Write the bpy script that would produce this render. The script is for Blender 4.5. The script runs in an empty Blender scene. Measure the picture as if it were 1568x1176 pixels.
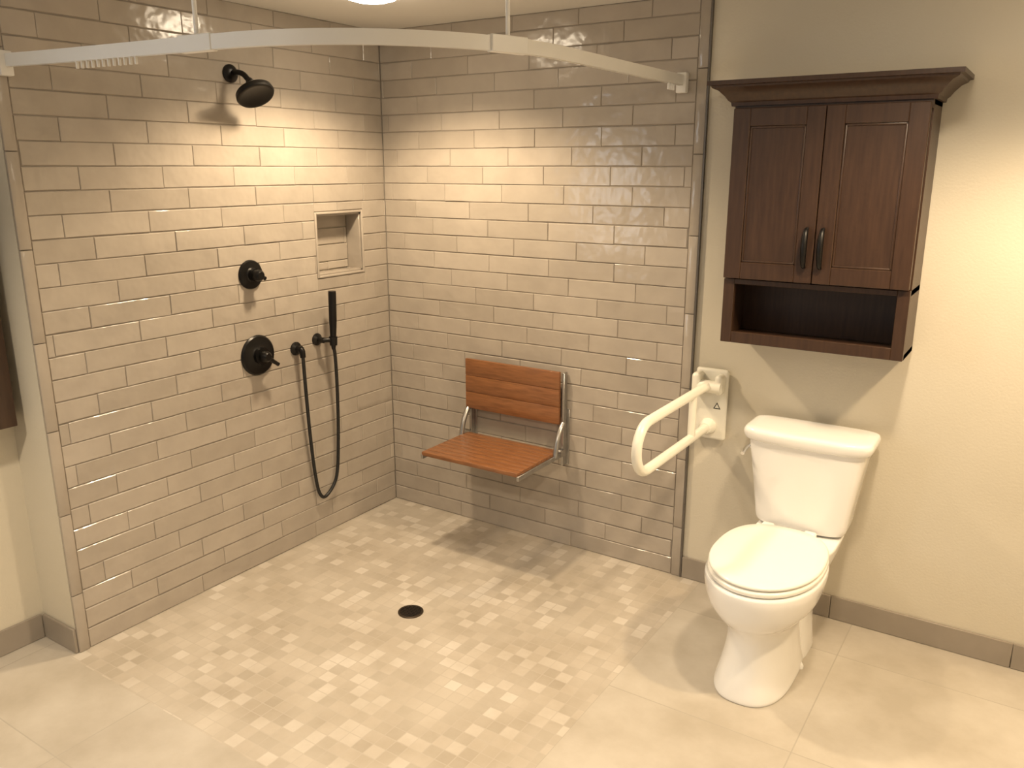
import bpy, bmesh, math, random
from mathutils import Vector, Matrix
random.seed(7)
scene = bpy.context.scene
scene.view_settings.view_transform = 'Standard'
scene.view_settings.exposure = 0.3
CEIL = 2.31

# ------------------------------------------------------------ materials
def newmat(name):
    m = bpy.data.materials.new(name); m.use_nodes = True
    nt = m.node_tree; b = nt.nodes['Principled BSDF']
    return m, nt, b
def N(nt, t, **kw):
    n = nt.nodes.new(t)
    for k, v in kw.items(): setattr(n, k, v)
    return n
def coords(nt):
    return N(nt, 'ShaderNodeTexCoord').outputs['Object']
def add_bump(nt, b, scale, strength, dist=0.01, detail=3):
    n = N(nt, 'ShaderNodeTexNoise'); n.inputs['Scale'].default_value = scale; n.inputs['Detail'].default_value = detail
    nt.links.new(coords(nt), n.inputs['Vector'])
    bp = N(nt, 'ShaderNodeBump'); bp.inputs['Strength'].default_value = strength; bp.inputs['Distance'].default_value = dist
    nt.links.new(n.outputs['Fac'], bp.inputs['Height']); nt.links.new(bp.outputs['Normal'], b.inputs['Normal'])
def plain(name, c1, c2=None, rough=0.5, scale=4, bump=0.0, bscale=60, metal=0, coat=0, stretch=None):
    m, nt, b = newmat(name)
    c2 = c2 or tuple(x*0.9 for x in c1)
    n = N(nt, 'ShaderNodeTexNoise'); n.inputs['Scale'].default_value = scale; n.inputs['Detail'].default_value = 5
    if stretch:
        mp = N(nt, 'ShaderNodeMapping'); mp.inputs['Scale'].default_value = stretch
        nt.links.new(coords(nt), mp.inputs['Vector']); nt.links.new(mp.outputs['Vector'], n.inputs['Vector'])
    else: nt.links.new(coords(nt), n.inputs['Vector'])
    r = N(nt, 'ShaderNodeValToRGB')
    r.color_ramp.elements[0].position = 0.3; r.color_ramp.elements[1].position = 0.7
    r.color_ramp.elements[0].color = (*c1, 1); r.color_ramp.elements[1].color = (*c2, 1)
    nt.links.new(n.outputs['Fac'], r.inputs['Fac']); nt.links.new(r.outputs['Color'], b.inputs['Base Color'])
    b.inputs['Roughness'].default_value = rough; b.inputs['Metallic'].default_value = metal
    b.inputs['Coat Weight'].default_value = coat; b.inputs['Coat Roughness'].default_value = 0.1
    if bump: add_bump(nt, b, bscale, bump)
    return m

M_paint = plain('wall_paint', (0.63,0.585,0.485), (0.61,0.565,0.465), 0.6, 3, 0.08, 120)
M_ceil = plain('ceiling_paint', (0.74,0.73,0.70), (0.72,0.71,0.68), 0.8, 3)
M_grout = plain('grout', (0.31,0.275,0.235), (0.27,0.24,0.205), 0.9, 20)
M_white = plain('porcelain', (0.86,0.86,0.85), (0.85,0.85,0.84), 0.12, 2, coat=0.5)
M_seatpl = plain('seat_plastic', (0.85,0.84,0.79), (0.84,0.83,0.78), 0.22, 2)
M_black = plain('matte_black_metal', (0.012,0.011,0.011), (0.016,0.015,0.014), 0.35, 10, metal=0.6)
M_drain = plain('bronze_drain', (0.07,0.052,0.035), (0.05,0.037,0.025), 0.4, 10, metal=0.7)
M_rubber = plain('black_hose', (0.012,0.012,0.012), (0.03,0.03,0.03), 0.4, 200, metal=0.4)
M_espresso = plain('espresso_wood', (0.036,0.0175,0.0095), (0.056,0.028,0.015), 0.38, 6, 0.04, 80, stretch=(14,14,1.2))
M_teak = plain('teak_slats', (0.28,0.118,0.045), (0.18,0.072,0.027), 0.35, 9, 0.06, 60, stretch=(1.5,16,16), coat=0.2)
M_steel = plain('brushed_steel', (0.45,0.44,0.42), (0.38,0.37,0.36), 0.3, 60, metal=0.9)
M_chrome = plain('chrome', (0.8,0.8,0.8), (0.75,0.75,0.75), 0.08, 5, metal=1)
M_cream = plain('cream_nylon', (0.82,0.80,0.71), (0.80,0.78,0.69), 0.3, 3)
M_track = plain('track_white', (0.76,0.75,0.72), (0.73,0.72,0.69), 0.35, 5)
M_base = plain('base_tile', (0.32,0.28,0.235), (0.28,0.245,0.205), 0.4, 8)
M_mirror = plain('mirror_glass', (0.6,0.62,0.62), (0.6,0.62,0.62), 0.03, 5, metal=1)
M_trimmetal = plain('edge_profile', (0.16,0.145,0.13), (0.13,0.12,0.11), 0.4, 10, metal=0.5)

def emis(name, col, st):
    m, nt, b = newmat(name)
    b.inputs['Emission Color'].default_value = (*col,1); b.inputs['Emission Strength'].default_value = st
    return m
M_lamp = emis('lamp_lens', (1,0.84,0.62), 34)

def tilemat():
    m, nt, b = newmat('ceramic_wall_tile')
    at = N(nt, 'ShaderNodeAttribute', attribute_name='tilecol')
    r = N(nt, 'ShaderNodeValToRGB')
    r.color_ramp.elements[0].color = (0.375,0.332,0.283,1); r.color_ramp.elements[1].color = (0.43,0.383,0.33,1)
    nt.links.new(at.outputs['Fac'], r.inputs['Fac'])
    n = N(nt, 'ShaderNodeTexNoise'); n.inputs['Scale'].default_value = 9; n.inputs['Detail'].default_value = 4
    nt.links.new(coords(nt), n.inputs['Vector'])
    r2 = N(nt, 'ShaderNodeValToRGB'); r2.color_ramp.elements[0].color=(0.92,0.92,0.92,1); r2.color_ramp.elements[0].position=.3
    r2.color_ramp.elements[1].color=(1.03,1.03,1.03,1); r2.color_ramp.elements[1].position=.7
    nt.links.new(n.outputs['Fac'], r2.inputs['Fac'])
    mx = N(nt, 'ShaderNodeMix', data_type='RGBA', blend_type='MULTIPLY'); mx.inputs['Factor'].default_value = 1
    nt.links.new(r.outputs['Color'], mx.inputs['A']); nt.links.new(r2.outputs['Color'], mx.inputs['B'])
    nt.links.new(mx.outputs['Result'], b.inputs['Base Color'])
    b.inputs['Roughness'].default_value = 0.17
    n2 = N(nt, 'ShaderNodeTexNoise'); n2.inputs['Scale'].default_value = 12; n2.inputs['Detail'].default_value = 2
    nt.links.new(coords(nt), n2.inputs['Vector'])
    bp = N(nt, 'ShaderNodeBump'); bp.inputs['Strength'].default_value = 0.4; bp.inputs['Distance'].default_value = 0.012
    nt.links.new(n2.outputs['Fac'], bp.inputs['Height']); nt.links.new(bp.outputs['Normal'], b.inputs['Normal'])
    return m
M_tile = tilemat()

def floor_grid(name, sx, sy, ox, oy, grout_w, c_lo, c_hi, c_light, light_frac, groutc, gmix, rough, cloud):
    m, nt, b = newmat(name)
    co = coords(nt)
    mp = N(nt, 'ShaderNodeMapping', vector_type='POINT')
    mp.inputs['Location'].default_value = (-ox/sx, -oy/sy, 0); mp.inputs['Scale'].default_value = (1/sx, 1/sy, 0)
    nt.links.new(co, mp.inputs['Vector'])
    fl = N(nt, 'ShaderNodeVectorMath', operation='FLOOR'); nt.links.new(mp.outputs['Vector'], fl.inputs[0])
    fr = N(nt, 'ShaderNodeVectorMath', operation='FRACTION'); nt.links.new(mp.outputs['Vector'], fr.inputs[0])
    wn = N(nt, 'ShaderNodeTexWhiteNoise', noise_dimensions='2D'); nt.links.new(fl.outputs['Vector'], wn.inputs['Vector'])
    r = N(nt, 'ShaderNodeValToRGB'); e = r.color_ramp.elements
    e[0].color = (*c_lo,1); e[1].color = (*c_hi,1); e[1].position = 1-light_frac-0.001
    if light_frac > 0:
        x = e.new(1-light_frac+.06); x.color = (*c_light,1)
    nt.links.new(wn.outputs['Value'], r.inputs['Fac'])
    n = N(nt, 'ShaderNodeTexNoise'); n.inputs['Scale'].default_value = 3.0; n.inputs['Detail'].default_value = 6; n.inputs['Roughness'].default_value = .6
    nt.links.new(co, n.inputs['Vector'])
    r2 = N(nt, 'ShaderNodeValToRGB'); r2.color_ramp.elements[0].position=.35; r2.color_ramp.elements[1].position=.65
    k = 1-cloud
    r2.color_ramp.elements[0].color=(k,k*.97,k*.92,1); r2.color_ramp.elements[1].color=(1,1,1,1)
    nt.links.new(n.outputs['Fac'], r2.inputs['Fac'])
    mx = N(nt, 'ShaderNodeMix', data_type='RGBA', blend_type='MULTIPLY'); mx.inputs['Factor'].default_value = 1
    nt.links.new(r.outputs['Color'], mx.inputs['A']); nt.links.new(r2.outputs['Color'], mx.inputs['B'])
    sp = N(nt, 'ShaderNodeSeparateXYZ'); nt.links.new(fr.outputs['Vector'], sp.inputs[0])
    def edge(out, s):
        a = N(nt,'ShaderNodeMath',operation='SUBTRACT'); a.inputs[1].default_value=.5; nt.links.new(out,a.inputs[0])
        ab = N(nt,'ShaderNodeMath',operation='ABSOLUTE'); nt.links.new(a.outputs[0],ab.inputs[0])
        g = N(nt,'ShaderNodeMath',operation='GREATER_THAN'); g.inputs[1].default_value=.5-grout_w/2/s; nt.links.new(ab.outputs[0],g.inputs[0])
        return g
    gx, gy = edge(sp.outputs['X'], sx), edge(sp.outputs['Y'], sy)
    mxx = N(nt,'ShaderNodeMath',operation='MAXIMUM'); nt.links.new(gx.outputs[0],mxx.inputs[0]); nt.links.new(gy.outputs[0],mxx.inputs[1])
    ml = N(nt,'ShaderNodeMath',operation='MULTIPLY'); ml.inputs[1].default_value=gmix; nt.links.new(mxx.outputs[0],ml.inputs[0])
    m2 = N(nt, 'ShaderNodeMix', data_type='RGBA'); nt.links.new(ml.outputs[0], m2.inputs['Factor'])
    nt.links.new(mx.outputs['Result'], m2.inputs['A']); m2.inputs['B'].default_value = (*groutc,1)
    nt.links.new(m2.outputs['Result'], b.inputs['Base Color'])
    b.inputs['Roughness'].default_value = rough
    bp = N(nt, 'ShaderNodeBump', invert=True); bp.inputs['Strength'].default_value = .3; bp.inputs['Distance'].default_value = .002
    nt.links.new(mxx.outputs[0], bp.inputs['Height']); nt.links.new(bp.outputs['Normal'], b.inputs['Normal'])
    return m
M_mosaic = floor_grid('mosaic_floor', .049,.049,0,0,.0035,(0.465,0.42,0.355),(0.54,0.49,0.42),(0.61,0.565,0.50),.20,(0.45,0.405,0.345),.8,.32,.20)
M_floor = floor_grid('porcelain_floor', .61,.61,1.69,-.86,.004,(0.49,0.45,0.39),(0.54,0.50,0.435),(0,0,0),0,(0.37,0.335,0.285),.8,.35,.22)

# ------------------------------------------------------------ mesh helpers
def mk(name, bm, mat=None, parent=None, smooth=False, angle=None):
    me = bpy.data.meshes.new(name); bm.normal_update(); bm.to_mesh(me); bm.free()
    o = bpy.data.objects.new(name, me); scene.collection.objects.link(o)
    if mat:
        for mm in (mat if isinstance(mat,(list,tuple)) else [mat]): me.materials.append(mm)
    if smooth:
        for p in me.polygons: p.use_smooth = True
        if angle is not None: me.set_sharp_from_angle(angle=math.radians(angle))
    if parent: o.parent = parent
    return o
def empty(name, loc=(0,0,0)):
    o = bpy.data.objects.new(name, None); scene.collection.objects.link(o); o.empty_display_size=.1
    return o
def bbox(bm, x0,x1,y0,y1,z0,z1, bev=0, seg=2, mi=0):
    t = bmesh.new()
    bmesh.ops.create_cube(t, size=1)
    for v in t.verts: v.co = Vector(((x0+x1)/2+v.co.x*(x1-x0),(y0+y1)/2+v.co.y*(y1-y0),(z0+z1)/2+v.co.z*(z1-z0)))
    if bev: bmesh.ops.bevel(t, geom=t.edges[:], offset=bev, segments=seg, affect='EDGES', profile=.5)
    for f in t.faces: f.material_index = mi
    me = bpy.data.meshes.new('t'); t.to_mesh(me); t.free(); bm.from_mesh(me); bpy.data.meshes.remove(me)
def box(name, x0,x1,y0,y1,z0,z1, mat, parent=None, bev=0, seg=2):
    bm = bmesh.new(); bbox(bm,x0,x1,y0,y1,z0,z1,bev,seg)
    return mk(name,bm,mat,parent, smooth=bev>0, angle=40)
def loft(name, rings, mat, parent=None, cap=True, angle=50):
    bm = bmesh.new(); rv = [[bm.verts.new(p) for p in r] for r in rings]; n = len(rv[0])
    for a,b in zip(rv, rv[1:]):
        for i in range(n): bm.faces.new((a[i],a[(i+1)%n],b[(i+1)%n],b[i]))
    if cap: bm.faces.new(rv[0][::-1]); bm.faces.new(rv[-1])
    bmesh.ops.recalc_face_normals(bm, faces=bm.faces[:])
    return mk(name,bm,mat,parent,True,angle)
def lathe(name, prof, origin, axis, mat, parent=None, n=40, angle=35):
    q = Vector(axis).to_track_quat('Z','Y'); o = Vector(origin); rings=[]
    for r,d in prof:
        r=max(r,1e-4)
        rings.append([o+q@Vector((r*math.cos(2*math.pi*i/n), r*math.sin(2*math.pi*i/n), d)) for i in range(n)])
    return loft(name, rings, mat, parent, True, angle)
def catmull(pts, k=8, closed=False):
    P=[Vector(p) for p in pts]; out=[]
    n=len(P)
    for i in range(n-1):
        p0=P[max(i-1,0)];p1=P[i];p2=P[i+1];p3=P[min(i+2,n-1)]
        for j in range(k):
            t=j/k
            out.append(.5*((2*p1)+(p2-p0)*t+(2*p0-5*p1+4*p2-p3)*t*t+(3*p1-p0-3*p2+p3)*t**3))
    out.append(P[-1]); return out
def tube(name, pts, r, mat, parent=None, n=16, smooth_k=0, closed=False, rfun=None):
    P = catmull(pts, smooth_k) if smooth_k else [Vector(p) for p in pts]
    rings=[]; up=None
    m=len(P)
    for i,p in enumerate(P):
        a = P[max(i-1,0)]; b = P[min(i+1,m-1)]
        t=(b-a).normalized()
        if up is None:
            up = t.orthogonal().normalized()
        else:
            up = (up - t*up.dot(t)).normalized()
        s=t.cross(up)
        rr = rfun(i/(m-1)) if rfun else r
        rings.append([p+rr*(up*math.cos(2*math.pi*k/n)+s*math.sin(2*math.pi*k/n)) for k in range(n)])
    return loft(name, rings, mat, parent, True, 60)
def sring(cx,cy,z,rx,ry,ef=2.0,eb=2.0,n=64,tiltf=0):
    r=[]
    for i in range(n):
        a=2*math.pi*i/n; c,s=math.cos(a),math.sin(a); e = ef if s<0 else eb
        x=rx*math.copysign(abs(c)**(2/e),c); y=ry*math.copysign(abs(s)**(2/e),s)
        r.append(Vector((cx+x,cy+y,z)))
    return r

# ------------------------------------------------------------ room shell
XR, YF = 4.1, -4.6
XL = -.22
YRET = -1.735
bm = bmesh.new()
def quad(x0,x1,y0,y1,z,mi):
    f=bm.faces.new([bm.verts.new(p) for p in ((x0,y0,z),(x1,y0,z),(x1,y1,z),(x0,y1,z))]); f.material_index=mi
SX,SY=1.69,-1.77
quad(0,SX,SY,0.05,0,1)
quad(SX,XR,SY,0.05,0,0); quad(XL-.1,XR,YF,SY,0,0); quad(XL-.1,0,SY,0.05,0,0)
bmesh.ops.remove_doubles(bm, verts=bm.verts[:], dist=1e-5)
mk('floor', bm, [M_floor, M_mosaic])
box('ceiling', XL-.1,XR,YF,.1,CEIL,CEIL+.08, M_ceil)
box('wall_back', -.3, XR, .008, .12, 0, CEIL, M_paint)
box('wall_right', XR, XR+.1, YF, .12, 0, CEIL, M_paint)
WY0,WY1,WZ0,WZ1=-3.2,-2.5,1.05,2.0
bm=bmesh.new()
bbox(bm, XL-.1,XL,YF,WY0,0,CEIL); bbox(bm, XL-.1,XL,WY1,YRET,0,CEIL)
bbox(bm, XL-.1,XL,WY0,WY1,0,WZ0); bbox(bm, XL-.1,XL,WY0,WY1,WZ1,CEIL)
mk('wall_left', bm, M_paint)
win=empty('window_1')
bm=bmesh.new()
for a in ((WY0-.06,WY0,WZ0-.06,WZ1+.06),(WY1,WY1+.06,WZ0-.06,WZ1+.06),(WY0,WY1,WZ0-.06,WZ0),(WY0,WY1,WZ1,WZ1+.06)):
    bbox(bm, XL,XL+.018,*a,.003)
bbox(bm, XL-.06,XL-.03,WY0,WY1,(WZ0+WZ1)/2-.02,(WZ0+WZ1)/2+.02,.003)
mk('casing', bm, M_track, win)
NY0,NY1,NZ0,NZ1,ND=-.455,-.172,1.228,1.498,.09
bm=bmesh.new()
bbox(bm, XL,-.008,YRET,NY0,0,CEIL); bbox(bm, XL,-.008,NY1,.01,0,CEIL)
bbox(bm, XL,-.008,NY0,NY1,0,NZ0); bbox(bm, XL,-.008,NY0,NY1,NZ1,CEIL)
bbox(bm, XL,-ND-.008,NY0,NY1,NZ0,NZ1)
o=mk('wall_shower_side', bm, [M_paint])
def tiles(name, umin, umax, zmin, zmax, fn, holes=(), L=.315, H=.0775, g=.0014, th=.008, parent=None, first_long=True, seed=1, z_origin=0):
    rnd=random.Random(seed); bm=bmesh.new()
    lay=bm.faces.layers.float.new('tilecol')
    def tile(u0,u1,z0,z1):
        if u1-u0<.006 or z1-z0<.006: return
        c=rnd.random(); b=.0022
        j=lambda s: rnd.uniform(-s,s)
        z0+=rnd.uniform(0,.0020); z1-=rnd.uniform(0,.0020)
        back=[bm.verts.new(fn(*p,0)) for p in ((u0,z0),(u1,z0),(u1,z1),(u0,z1))]
        mid=[bm.verts.new(fn(*p,th-.002)) for p in ((u0,z0),(u1,z0),(u1,z1),(u0,z1))]
        nu=max(2,int((u1-u0)/.05)); rows=[]
        tu,tz=j(.0009),j(.0008)
        for a in range(4):
            row=[]
            for k in range(nu+1):
                uu=u0+b+(u1-u0-2*b)*k/nu; zz=z0+b+(z1-z0-2*b)*a/3
                row.append(bm.verts.new(fn(uu,zz+j(.0009) ,th+tu*(k/nu-.5)*2+tz*(a/3-.5)*2+j(.00015))))
            rows.append(row)
        fs=[]
        for a in range(3):
            for k in range(nu): fs.append(bm.faces.new((rows[a][k],rows[a][k+1],rows[a+1][k+1],rows[a+1][k])))
        fs.append(bm.faces.new([mid[0],mid[1]]+rows[0][::-1]))
        fs.append(bm.faces.new([mid[2],mid[3]]+rows[3]))
        fs.append(bm.faces.new([mid[1],mid[2]]+[r[-1] for r in rows][::-1]))
        fs.append(bm.faces.new([mid[3],mid[0]]+[r[0] for r in rows]))
        for i in range(4): fs.append(bm.faces.new((back[i],back[(i+1)%4],mid[(i+1)%4],mid[i])))
        for f in fs: f[lay]=c
    r=0; z=z_origin; last=0
    while z<zmax:
        za,zb=max(z,zmin),min(z+H-g,zmax)
        off=(last+rnd.choice([.1,.14,.18,.2]))%L; last=off
        LL=L*2 if (first_long and r==0) else L
        u=umin-off
        while u<umax:
            segs=[(max(u,umin),min(u+LL-g,umax),za,zb)]
            for (hu0,hu1,hz0,hz1) in holes:
                ns=[]
                for (a,b_,c,d) in segs:
                    if b_<=hu0 or a>=hu1 or d<=hz0 or c>=hz1: ns.append((a,b_,c,d)); continue
                    if a<hu0: ns.append((a,hu0,c,d))
                    if b_>hu1: ns.append((hu1,b_,c,d))
                    aa,bb=max(a,hu0),min(b_,hu1)
                    if c<hz0: ns.append((aa,bb,c,hz0))
                    if d>hz1: ns.append((aa,bb,hz1,d))
                segs=ns
            for s in segs:
                if s[1]>s[0] and s[3]>s[2]: tile(*s)
            u+=LL
        z+=H; r+=1
    bmesh.ops.recalc_face_normals(bm, faces=bm.faces[:])
    return mk(name,bm,M_tile,parent,True,25)
HO=.012
TXE=1.555; TRW=.042
tl=tiles('wall_tile_left', YRET+TRW, -.002, 0.001, CEIL-.001, lambda u,z,d: Vector((-.008+d,u,z)),
   holes=[(NY0-HO,NY1+HO,NZ0-HO,NZ1+HO)], seed=3)
tb=tiles('wall_tile_back', .001, TXE, 0.001, CEIL-.001, lambda u,z,d: Vector((u,.008-d,z)), seed=11)
bm=bmesh.new()
for a in ((YRET+.002,NY0,0,CEIL),(NY1,.008,0,CEIL),(NY0,NY1,0,NZ0),(NY0,NY1,NZ1,CEIL)):
    bbox(bm,-.009,-.0035,*a)
bbox(bm, 0,TXE+.04,.0035,.0085,0,CEIL)
mk('wall_grout', bm, M_grout)
def tv(name, fn, u0,u1, seed):
    bm=bmesh.new()
    z=-.08
    while z<CEIL:
        a,b_=max(z,0.001),min(z+.3028,CEIL-.001)
        p0=fn(u0,a,0); p1=fn(u1,b_,.0125)
        bbox(bm,min(p0[0],p1[0]),max(p0[0],p1[0]),min(p0[1],p1[1]),max(p0[1],p1[1]),a,b_,.003,2)
        z+=.305
    o=mk(name,bm,M_tile,None,True,40)
    at=o.data.attributes.new('tilecol','FLOAT','FACE')
    for i,p in enumerate(o.data.polygons): at.data[i].value=.1
    return o
tv('trim_1', lambda u,z,d:(-.008+d,u,z), YRET,YRET+TRW-.003,1)
tv('trim_2', lambda u,z,d:(u,.008-d,z), TXE+.003,TXE+TRW,2)
box('trim_3', TXE+TRW+.001,TXE+TRW+.007,-.006,.008,0,CEIL,M_trimmetal)
nf=empty('shower_niche')
tiles('back_tiles', NY0+.009,NY1-.009,NZ0+.009,NZ1-.009, lambda u,z,d: Vector((-ND-.0075+d,u,z)), seed=5, z_origin=NZ0-.03, first_long=False, parent=nf)
bm=bmesh.new()
w=HO-.001
for a in ((NY0-w,NY0,NZ0-w,NZ1+w),(NY1,NY1+w,NZ0-w,NZ1+w),(NY0,NY1,NZ0-w,NZ0),(NY0,NY1,NZ1,NZ1+w)):
    bbox(bm,-.0075,.003,*a,.003,3)
o=mk('frame',bm,M_tile,nf,True,40)
at=o.data.attributes.new('tilecol','FLOAT','FACE')
for d in at.data: d.value=.8
bm=bmesh.new()
for a in ((NY0,NY0+.008,NZ0,NZ1),(NY1-.008,NY1,NZ0,NZ1),(NY0,NY1,NZ0,NZ0+.008),(NY0,NY1,NZ1-.008,NZ1)):
    bbox(bm,-ND,-.0075,*a,.001,1)
o=mk('lining',bm,M_tile,nf,True,40)
at=o.data.attributes.new('tilecol','FLOAT','FACE')
for d in at.data: d.value=.3

def baseboard(name, x0,x1,y0,y1,h=.095,along='x'):
    bm=bmesh.new(); g=.002; L=.61
    a,b_=(x0,x1) if along=='x' else (y0,y1)
    u=a
    while u<b_:
        v=min(u+L-g,b_)
        if along=='x': bbox(bm,u,v,y0,y1,0.001,h,.0015,1)
        else: bbox(bm,x0,x1,u,v,0.001,h,.0015,1)
        u+=L
    return mk(name,bm,M_base,None,True,40)
baseboard('baseboard_back', TXE+TRW+.008, XR, -.004,.007)
baseboard('baseboard_left', XL,XL+.011, YF,YRET-.012,along='y')
baseboard('baseboard_return', XL+.012,-.004, YRET-.011,YRET-.0005)
baseboard('baseboard_right', XR-.011,XR-.0005, YF,-.006,along='y')

# ------------------------------------------------------------ drain
dr=empty('floor_drain')
lathe('rim',[(.0,0),(.050,0.0),(.050,.003),(.047,.0045),(.043,.0045),(.042,.003),(0,.003)],(.82,-.86,.0005),(0,0,1),M_drain,dr)
bm=bmesh.new()
for i in range(-4,5):
    y=i*.009; hw=math.sqrt(max(.042**2-y*y,0))
    bbox(bm,.82-hw,.82+hw,-.86+y-.0016,-.86+y+.0016,.003,.0055,.0006,1)
mk('grate',bm,M_black,dr)

# ------------------------------------------------------------ shower fixtures
SYY=-.86
sh=empty('shower_head')
lathe('flange',[(.0,0),(.034,0),(.034,.006),(.026,.014),(.012,.02),(0,.02)],(.0005,SYY,2.050),(1,0,0),M_black,sh)
tube('arm',[(.0,SYY,2.050),(.045,SYY,2.052),(.08,SYY,2.042),(.112,SYY,2.014)],.0105,M_black,sh,smooth_k=6)
ax=Vector((.55,-.10,-.80)).normalized()
lathe('ball_joint',[(0,-.02),(.012,-.016),(.018,0),(.012,.016),(0,.02)],Vector((.115,SYY,2.010)),ax,M_black,sh)
lathe('head',[(0,0),(.016,0),(.022,.012),(.036,.022),(.060,.030),(.071,.038),(.073,.052),(.069,.058),(.062,.059),(.054,.056),(0,.056)],Vector((.115,SYY,2.008)),ax,M_black,sh)

def valve(name,y,z,R,lever):
    v=empty(name)
    lathe('escutcheon',[(0,0),(R,0),(R,.004),(R*.93,.010),(R*.5,.013),(R*.42,.018),(R*.42,.035),(0,.035)],(.0005,y,z),(1,0,0),M_black,v)
    lathe('hub',[(0,.03),(.022,.03),(.024,.045),(.022,.062),(.015,.07),(0,.07)],(.0005,y,z),(1,0,0),M_black,v)
    d=Vector((.004,lever[0],lever[1]))
    p=Vector((.052,y,z))
    tube('lever',[p,p+d*.5,p+d],.007,M_black,v,smooth_k=5,rfun=lambda t:.011-.0035*t if t<.85 else .0085)
valve('diverter_valve',-.84,1.275,.06,(.030,-.016))
valve('thermostatic_valve',-.835,.935,.086,(.060,-.045))

hs=empty('handheld_shower')
HY=-.625; HZ=.925; GY=-.497; GZ=.945
lathe('outlet_flange',[(0,0),(.030,0),(.030,.005),(.022,.010),(.015,.014),(.015,.038),(0,.04)],(.0005,HY,HZ),(1,0,0),M_black,hs)
tube('outlet_elbow',[(.035,HY,HZ+.0),(.042,HY,HZ-.008),(.044,HY,HZ-.035)],.0125,M_black,hs,smooth_k=4)
lathe('holder_flange',[(0,0),(.028,0),(.028,.005),(.02,.010),(.013,.014),(.013,.045),(0,.05)],(.0005,GY,GZ),(1,0,0),M_black,hs)
tube('holder_arm',[(.04,GY,GZ),(.052,GY+.012,GZ),(.066,GY+.03,GZ)],.011,M_black,hs,smooth_k=4)
lathe('holder_cup',[(0.0,-.02),(.017,-.02),(.019,.02),(0,.02)],(.07,GY+.035,GZ-.005),(0,0,1),M_black,hs)
WX,WY=.07,GY+.035
lathe('wand',[(0,-.035),(.008,-.035),(.011,-.02),(.0135,.02),(.0155,.06),(.0175,.10),(.0175,.225),(.016,.232),(0,.233)],(WX,WY,GZ-.01),(0.04,0,1),M_black,hs)
pts=[(WX,WY,.915),(WX-.005,WY+.012,.84),(WX-.02,WY+.026,.66),(WX-.035,WY+.03,.45),(WX-.045,WY+.015,.27),(.022,-.515,.195),(.02,-.555,.22),(.022,-.578,.33),(.03,-.60,.52),(.04,-.617,.72),(.044,HY,.89)]
tube('hose',pts,.0078,M_rubber,hs,n=12,smooth_k=12)

# ------------------------------------------------------------ fold-down seat
st=empty('folding_shower_seat')
X0,X1,SZ=.520,1.025,.478
bm=bmesh.new(); n=9; y0,y1=-.405,-.055; wv=(y1-y0)/n
for i in range(n):
    bbox(bm,X0,X1,y0+i*wv+.0006,y0+(i+1)*wv-.0006,SZ-.018,SZ,.002,2)
mk('seat_slats',bm,M_teak,st,True,40)
bm=bmesh.new(); z0,z1=.595,.835; n=3; wv=(z1-z0)/n
for i in range(n):
    bbox(bm,X0-.012,X1-.008,-.052,-.036,z0+i*wv+.0005,z0+(i+1)*wv-.0005,.002,2)
mk('back_slats',bm,M_teak,st,True,40)
bm=bmesh.new()
for xa,xb in ((X0-.006,X0+.006),(X1-.004,X1+.008)):
    bbox(bm,xa,xb,-.405,-.03,SZ-.034,SZ-.012,.002,1)
    bbox(bm,xa,xb,-.035,-.006,.40,.83 if xa>.8 else .66,.002,1)
    bbox(bm,xa-.012,xa+.024,-.006,-.0005,.40,.66,.001,1)
bbox(bm,X0,X1,-.15,-.13,SZ-.034,SZ-.018,.002,1); bbox(bm,X0,X1,-.36,-.34,SZ-.034,SZ-.018,.002,1)
mk('frame',bm,M_steel,st,True,40)
for xa in (X0-.004,X1+.006):
    tube('link_arm',[(xa,-.035,.60),(xa,-.06,.575),(xa,-.085,.53),(xa,-.105,SZ-.02)],.012,M_steel,st,smooth_k=6)
    lathe('hinge_pin',[(0,-.012),(.017,-.012),(.017,.012),(0,.012)],(xa,-.05,SZ-.012),(1,0,0),M_steel,st)

# ------------------------------------------------------------ curtain track
ct=empty('shower_curtain_track')
TZ=2.014; TX=1.505; TY=-1.60; R=.68; TYL=-1.705
path=[Vector((x,TYL+(TY-TYL)*(x/.84)**.8,TZ)) for x in (.004,.15,.3,.45,.6,.72)]
cx,cy=TX-R,TY+R
def arc(a): return Vector((cx+R*math.cos(a),cy+R*math.sin(a),TZ))
for i in range(2,33):
    path.append(arc(-math.pi/2+ i/32*math.pi/2))
path+=[Vector((TX,y,TZ)) for y in (-.8,-.4,-.004)]
hw,hh=.009,.0185
rings=[]
for i,p in enumerate(path):
    t=(path[min(i+1,len(path)-1)]-path[max(i-1,0)]).normalized(); s=t.cross(Vector((0,0,1)))
    prof=[(-hw,-hh),(-hw*.4,-hh),(-hw*.4,-hh+.006),(hw*.4,-hh+.006),(hw*.4,-hh),(hw,-hh),(hw,hh),(-hw,hh)]
    rings.append([p+s*a+Vector((0,0,b)) for a,b in prof])
loft('rail',rings,M_track,ct,True,30)
A2=-.33
for p,ang in ((Vector((.80,TY-.003,TZ)),.08),(arc(A2),A2+math.pi/2)):
    x,y=p.x,p.y
    tube('ceiling_support',[(x,y,TZ+hh),(x,y,CEIL-.0005)],.006,M_track,ct)
    lathe('ceiling_plate',[(0,0),(.022,0),(.022,-.004),(.01,-.012),(0,-.012)],(x,y,CEIL-.0003),(0,0,1),M_track,ct)
    bm=bmesh.new(); bbox(bm,-.06,.06,-.013,.013,-.021,.022,.002,1)
    bmesh.ops.transform(bm,matrix=Matrix.Translation(p)@Matrix.Rotation(ang,4,'Z'),verts=bm.verts[:])
    mk('coupling',bm,M_track,ct,True,40)
bm=bmesh.new()
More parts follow.
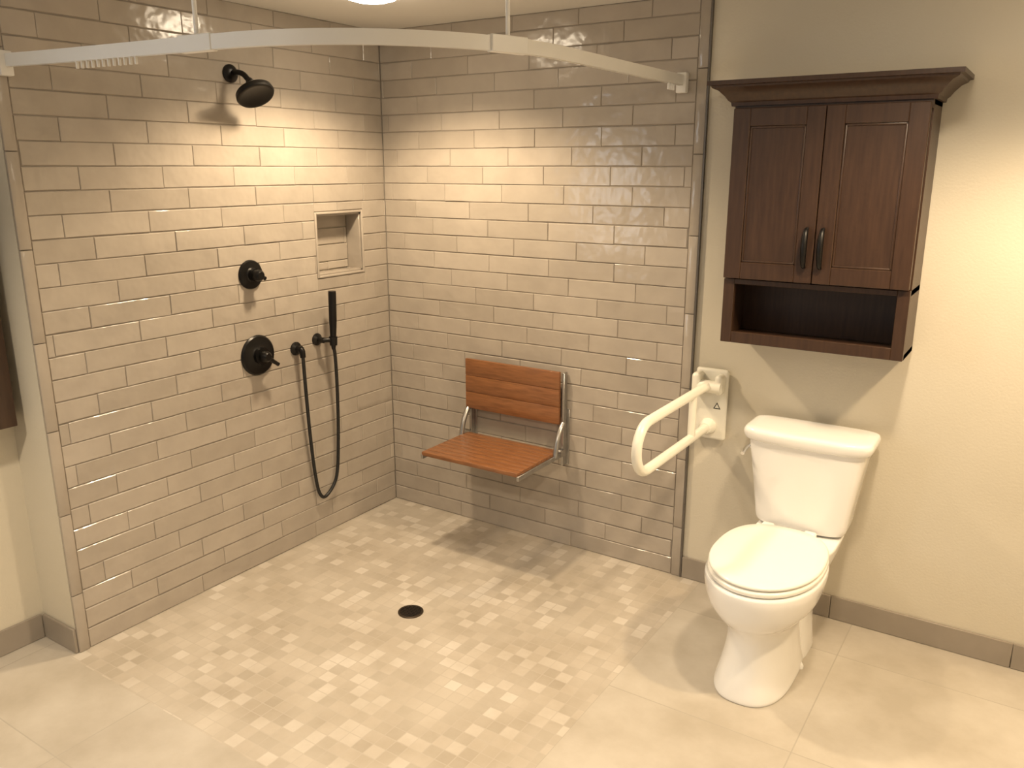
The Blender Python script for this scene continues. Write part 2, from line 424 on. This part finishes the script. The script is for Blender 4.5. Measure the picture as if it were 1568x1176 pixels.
bbox(bm,TX-.02,TX+.02,-.03,-.0005,TZ-.045,TZ+.028,.004,2)
bbox(bm,.0005,.03,TYL-.02,TYL+.02,TZ-.045,TZ+.028,.004,2)
mk('wall_brackets',bm,M_track,ct,True,40)
bm=bmesh.new()
def yl(x): return TYL+(TY-TYL)*(x/.84)**.8
for i in range(12):
    x=.32+i*.022; yy=yl(x)
    bbox(bm,x,x+.005,yy-.004,yy+.004,TZ-hh-.02,TZ-hh+.003,.001,1)
for i in range(4):
    y=-.10-i*.016
    bbox(bm,TX-.004,TX+.004,y,y+.006,TZ-hh-.022,TZ-hh+.003,.001,1)
mk('curtain_carriers',bm,M_track,ct)

# ------------------------------------------------------------ wall cabinet
wc=empty('bathroom_wall_cabinet')
CX0,CX1,CZ0,CZ1,CY=1.777,2.388,1.088,1.905,-.205
T=.018; SH=1.318
bm=bmesh.new()
bbox(bm,CX0,CX0+T,CY+.02,.0,CZ0,CZ1); bbox(bm,CX1-T,CX1,CY+.02,0,CZ0,CZ1)
bbox(bm,CX0,CX1,CY+.02,0,CZ0,CZ0+T); bbox(bm,CX0,CX1,CY+.02,0,SH-T,SH); bbox(bm,CX0,CX1,CY+.02,0,CZ1-T,CZ1)
bbox(bm,CX0+T,CX1-T,-.012,-.002,CZ0+T,CZ1-T)
bbox(bm,CX0,CX0+.038,CY,CY+.02,CZ0,SH,.0015,1); bbox(bm,CX1-.038,CX1,CY,CY+.02,CZ0,SH,.0015,1)
bbox(bm,CX0+.038,CX1-.038,CY,CY+.02,CZ0,CZ0+.04,.0015,1); bbox(bm,CX0+.038,CX1-.038,CY,CY+.02,SH-.018,SH,.0015,1)
bbox(bm,CX0,CX1,CY,CY+.02,CZ1-.03,CZ1,.0015,1)
mk('carcass',bm,M_espresso,wc,True,30)
def door(x0,x1,z0,z1):
    bm=bmesh.new(); f=.058; ya,yb=CY-.02,CY-.0005
    bbox(bm,x0,x0+f,ya,yb,z0,z1,.002,1); bbox(bm,x1-f,x1,ya,yb,z0,z1,.002,1)
    bbox(bm,x0+f,x1-f,ya,yb,z0,z0+f,.002,1); bbox(bm,x0+f,x1-f,ya,yb,z1-f,z1,.002,1)
    bbox(bm,x0+f-.002,x1-f+.002,ya+.008,yb,z0+f-.002,z1-f+.002)
    for a in ((x0+f,x0+f+.008,z0+f,z1-f),(x1-f-.008,x1-f,z0+f,z1-f),(x0+f,x1-f,z0+f,z0+f+.008),(x0+f,x1-f,z1-f-.008,z1-f)):
        bbox(bm,a[0],a[1],ya+.004,ya+.012,a[2],a[3],.003,2)
    mk('door',bm,M_espresso,wc,True,30)
mx=(CX0+CX1)/2
DZ0,DZ1=SH+.004,CZ1-.012
door(CX0+.003,mx-.0015,DZ0,DZ1); door(mx+.0015,CX1-.003,DZ0,DZ1)
for xx in (mx-.026,mx+.026):
    zc=1.44; yy=CY-.02
    tube('handle',[(xx,yy,zc-.065),(xx,yy-.018,zc-.058),(xx,yy-.028,zc-.03),(xx,yy-.031,zc),(xx,yy-.028,zc+.03),(xx,yy-.018,zc+.058),(xx,yy,zc+.065)],.006,M_black,wc,smooth_k=6,rfun=lambda t:.005+.0055*math.sin(math.pi*t))
prof=[(0,0),(.010,.0),(.012,.012),(.020,.018),(.030,.032),(.048,.050),(.066,.058),(.068,.064),(.080,.066),(.080,.080),(0,.080)]
rings=[]
zb=CZ1-.004
for d,h in prof:
    rings.append([Vector((CX0-d,-.0005,zb+h)),Vector((CX0-d,CY-d*.85,zb+h)),Vector((CX1+d,CY-d*.85,zb+h)),Vector((CX1+d,-.0005,zb+h))])
bm=bmesh.new(); rv=[[bm.verts.new(p) for p in r] for r in rings]
for a,b_ in zip(rv,rv[1:]):
    for i in range(3): bm.faces.new((a[i],a[i+1],b_[i+1],b_[i]))
bm.faces.new(rv[-1]); bm.faces.new(rv[0])
bmesh.ops.recalc_face_normals(bm,faces=bm.faces[:])
mk('crown_moulding',bm,M_espresso,wc,True,30)

mc=empty('mirror_medicine_cabinet')
a0,a1,b0,b1=-2.42,-1.775,.855,1.75
bm=bmesh.new(); bbox(bm,XL+.0005,-.125,a0,a1,b0,b1,.002,1)
mk('body',bm,M_espresso,mc,True,30)
bm=bmesh.new()
for a in ((a0,a0+.06,b0,b1),(a1-.06,a1,b0,b1),(a0+.06,a1-.06,b0,b0+.06),(a0+.06,a1-.06,b1-.06,b1)):
    bbox(bm,-.1245,-.10,*a,.003,2)
mk('frame',bm,M_espresso,mc,True,30)
box('mirror',-.1245,-.115,a0+.06,a1-.06,b0+.06,b1-.06,M_mirror,mc)

# ------------------------------------------------------------ toilet
to=empty('toilet')
TC=2.108; BC=2.088
def interp(secs,k=5):
    P=secs; out=[]; n=len(P); m=len(P[0])
    for i in range(n-1):
        p0,p1,p2,p3=P[max(i-1,0)],P[i],P[i+1],P[min(i+2,n-1)]
        for j in range(k):
            t=j/k
            out.append([.5*(2*p1[q]+(p2[q]-p0[q])*t+(2*p0[q]-5*p1[q]+4*p2[q]-p3[q])*t*t+(3*p1[q]-p0[q]-3*p2[q]+p3[q])*t**3) for q in range(m)])
    out.append(list(P[-1])); return out
secs=[(.001,-.49,.124,.232,2.6,3),(.012,-.49,.125,.234,2.6,3),(.05,-.488,.117,.226,2.5,3),(.12,-.48,.106,.208,2.3,3),(.19,-.48,.102,.203,2.2,2.8),
      (.24,-.485,.115,.216,2.1,2.5),(.28,-.495,.150,.242,2.1,2.4),(.32,-.50,.175,.258,2.1,2.4),(.37,-.505,.187,.264,2.1,2.5),(.398,-.505,.188,.265,2.1,2.5),(.406,-.505,.184,.261,2.1,2.5)]
loft('bowl',[sring(BC,s[1],s[0],s[2],s[3],s[4],s[5],72) for s in interp(secs)],M_white,to)
secs=[(.001,-.27,.10,.13,3,3),(.05,-.27,.095,.125,3,3),(.15,-.25,.085,.12,3,3),(.27,-.22,.095,.15,3,3),(.34,-.20,.135,.165,3.5,3.5),(.40,-.195,.15,.17,4,4),(.412,-.195,.147,.167,4,4)]
loft('trapway_deck',[sring(TC,s[1],s[0],s[2],s[3],s[4],s[5],64) for s in interp(secs)],M_white,to)
for sx in (-1,1):
    lathe('bolt_cap',[(.014,0),(.014,.01),(.009,.018),(0,.02)],(BC+sx*.117,-.40,.0),(0,0,1),M_white,to)
def slab(name,cy,rx,ry,z0,z1,r,mat,dome=0,eb=2.6,ef=2.05):
    S=[(z0,-r),(z0+r*.4,-r*.3),(z0+r,0),(z1-r,0),(z1-r*.4,-r*.3),(z1,-r)]
    rr=[sring(BC,cy,z,rx+d,ry+d,ef,eb,72) for z,d in S]
    if dome:
        for q in (.85,.6,.3,.05): rr.append(sring(BC,cy,z1+dome*(1-q*q),(rx-r)*q,(ry-r)*q,ef,eb,72))
    return loft(name,rr,mat,to,True,40)
slab('seat_ring',-.500,.184,.258,.409,.427,.006,M_seatpl)
slab('seat_lid',-.498,.182,.255,.430,.444,.006,M_seatpl,dome=.006)
for sx in (-1,1):
    bm=bmesh.new(); bbox(bm,BC+sx*.075-.022,BC+sx*.075+.022,-.262,-.222,.409,.440,.008,3); mk('hinge_cap',bm,M_seatpl,to,True,40)
def tring(z,rx,ry,cy=-.118,bow=.018,e=7,n=80):
    r=sring(TC,cy,z,rx,ry,e,e,n)
    for v in r:
        u=(v.x-TC)/rx
        if v.y<cy: v.y-=bow*(1-u*u)
    return r
ts=[(.414,.120,.055),(.420,.148,.070),(.44,.162,.080),(.50,.170,.083),(.60,.184,.087),(.70,.199,.091),(.738,.204,.093)]
loft('tank',[tring(s[0],s[1],s[2]) for s in interp(ts)],M_white,to,True,50)
ls=[(.738,.207,.097),(.742,.216,.102),(.752,.222,.106),(.765,.225,.108),(.776,.223,.107),(.784,.216,.101),(.787,.19,.085)]
loft('tank_lid',[tring(s[0],s[1],s[2]) for s in interp(ls,3)],M_white,to,True,50)
lathe('lever_boss',[(0,0),(.014,0),(.013,.012),(0,.014)],(TC-.197,-.15,.695),(-1,0,0),M_chrome,to)
tube('lever',[(TC-.208,-.15,.695),(TC-.214,-.18,.692),(TC-.212,-.225,.684)],.007,M_chrome,to,smooth_k=4)
tube('supply_line',[(TC-.13,-.10,.42),(TC-.15,-.09,.30),(TC-.17,-.05,.19),(TC-.17,-.002,.17)],.006,M_chrome,to,smooth_k=6)

# ------------------------------------------------------------ fold-up grab rail
gr=empty('folding_grab_rail')
GX=1.69
bm=bmesh.new(); bbox(bm,GX-.065,GX+.068,-.022,.0,.645,.935,.012,4); mk('wall_plate',bm,M_cream,gr,True,40)
bm=bmesh.new()
bbox(bm,GX-.06,GX-.028,-.085,-.015,.83,.925,.014,4); bbox(bm,GX+.028,GX+.058,-.07,-.015,.84,.92,.014,4)
mk('hinge_lugs',bm,M_cream,gr,True,40)
lathe('hinge_barrel',[(0,-.055),(.022,-.055),(.024,-.05),(.024,.05),(.022,.055),(0,.055)],(GX,-.06,.872),(1,0,0),M_cream,gr)
zt,zb,r=.875,.70,.0875
pts=[(GX,-.04,zt),(GX,-.3,zt),(GX,-.62,zt)]
for i in range(1,16):
    a=math.pi/2+ i/16*math.pi
    pts.append((GX,-.62+ r*math.cos(a), (zt+zb)/2+r*math.sin(a)))
pts+=[(GX,-.62,zb),(GX,-.3,zb),(GX,-.02,zb)]
tube('loop',pts,.0175,M_cream,gr,n=24)
tube('brace',[(GX,-.21,zt),(GX,-.21,zb)],.015,M_cream,gr,n=20)
lathe('lower_socket',[(0,0),(.033,0),(.03,.03),(.022,.045),(0,.045)],(GX,-.02,zb),(0,-1,0),M_cream,gr)
bm=bmesh.new()
tr=[Vector((GX+.015,-.0228,.775)),Vector((GX+.045,-.0228,.775)),Vector((GX+.03,-.0228,.802))]
c=sum(tr,Vector())/3
o_=[bm.verts.new(v) for v in tr]; i_=[bm.verts.new(c+(v-c)*.65) for v in tr]
for k in range(3): bm.faces.new((o_[k],o_[(k+1)%3],i_[(k+1)%3],i_[k]))
mk('warning_label',bm,M_black,gr)

# ------------------------------------------------------------ lights
def downlight(x,y,power,cone=140,blend=.5,col=(1,.79,.55)):
    f=empty('recessed_ceiling_light')
    lathe('trim_ring',[(.118,0),(.118,-.004),(.106,-.010),(.098,-.006),(.098,0)],(x,y,CEIL-.0005),(0,0,1),M_track,f)
    lathe('lens',[(0,-.001),(.097,-.001),(.097,-.012),(.088,-.022),(.06,-.030),(0,-.034)],(x,y,CEIL-.0005),(0,0,1),M_lamp,f)
    l=bpy.data.lights.new('bulb','SPOT'); l.energy=power; l.color=col; l.spot_size=math.radians(cone); l.spot_blend=blend; l.shadow_soft_size=.06
    o=bpy.data.objects.new('bulb',l); scene.collection.objects.link(o); o.location=(x,y,CEIL-.06); o.parent=f
downlight(.57,-.67,80,138,.5,(1,.77,.50))
downlight(2.47,-.97,50,142,.5)
downlight(3.25,-.80,84,142,.5,(1,.73,.43))
downlight(2.4,-3.1,74,138,.6)  # added fill out of view by the camera, brightens the front floor
downlight(.9,-3.0,90,138,.6,(1,.82,.60))  # second unseen fill, added to lift the front floor and left side
l=bpy.data.lights.new('daylight','AREA'); l.shape='RECTANGLE'; l.size=.7; l.size_y=.95; l.energy=14; l.color=(.85,.92,1)
o=bpy.data.objects.new('window_daylight',l); scene.collection.objects.link(o); o.location=(XL-.12,(WY0+WY1)/2,(WZ0+WZ1)/2); o.rotation_euler=(0,-math.pi/2,0); o.parent=win

w=bpy.data.worlds.new('World'); scene.world=w; w.use_nodes=True
w.node_tree.nodes['Background'].inputs['Color'].default_value=(.96,.97,1,1); w.node_tree.nodes['Background'].inputs['Strength'].default_value=.16

# ------------------------------------------------------------ camera
cam=bpy.data.cameras.new('camera'); cam.lens=29.0; cam.sensor_width=36
co=bpy.data.objects.new('camera',cam); scene.collection.objects.link(co); scene.camera=co
co.location=(2.756,-3.091,1.70); co.rotation_euler=(math.radians(75.3),0,math.radians(33.16))
cam.clip_start=.02
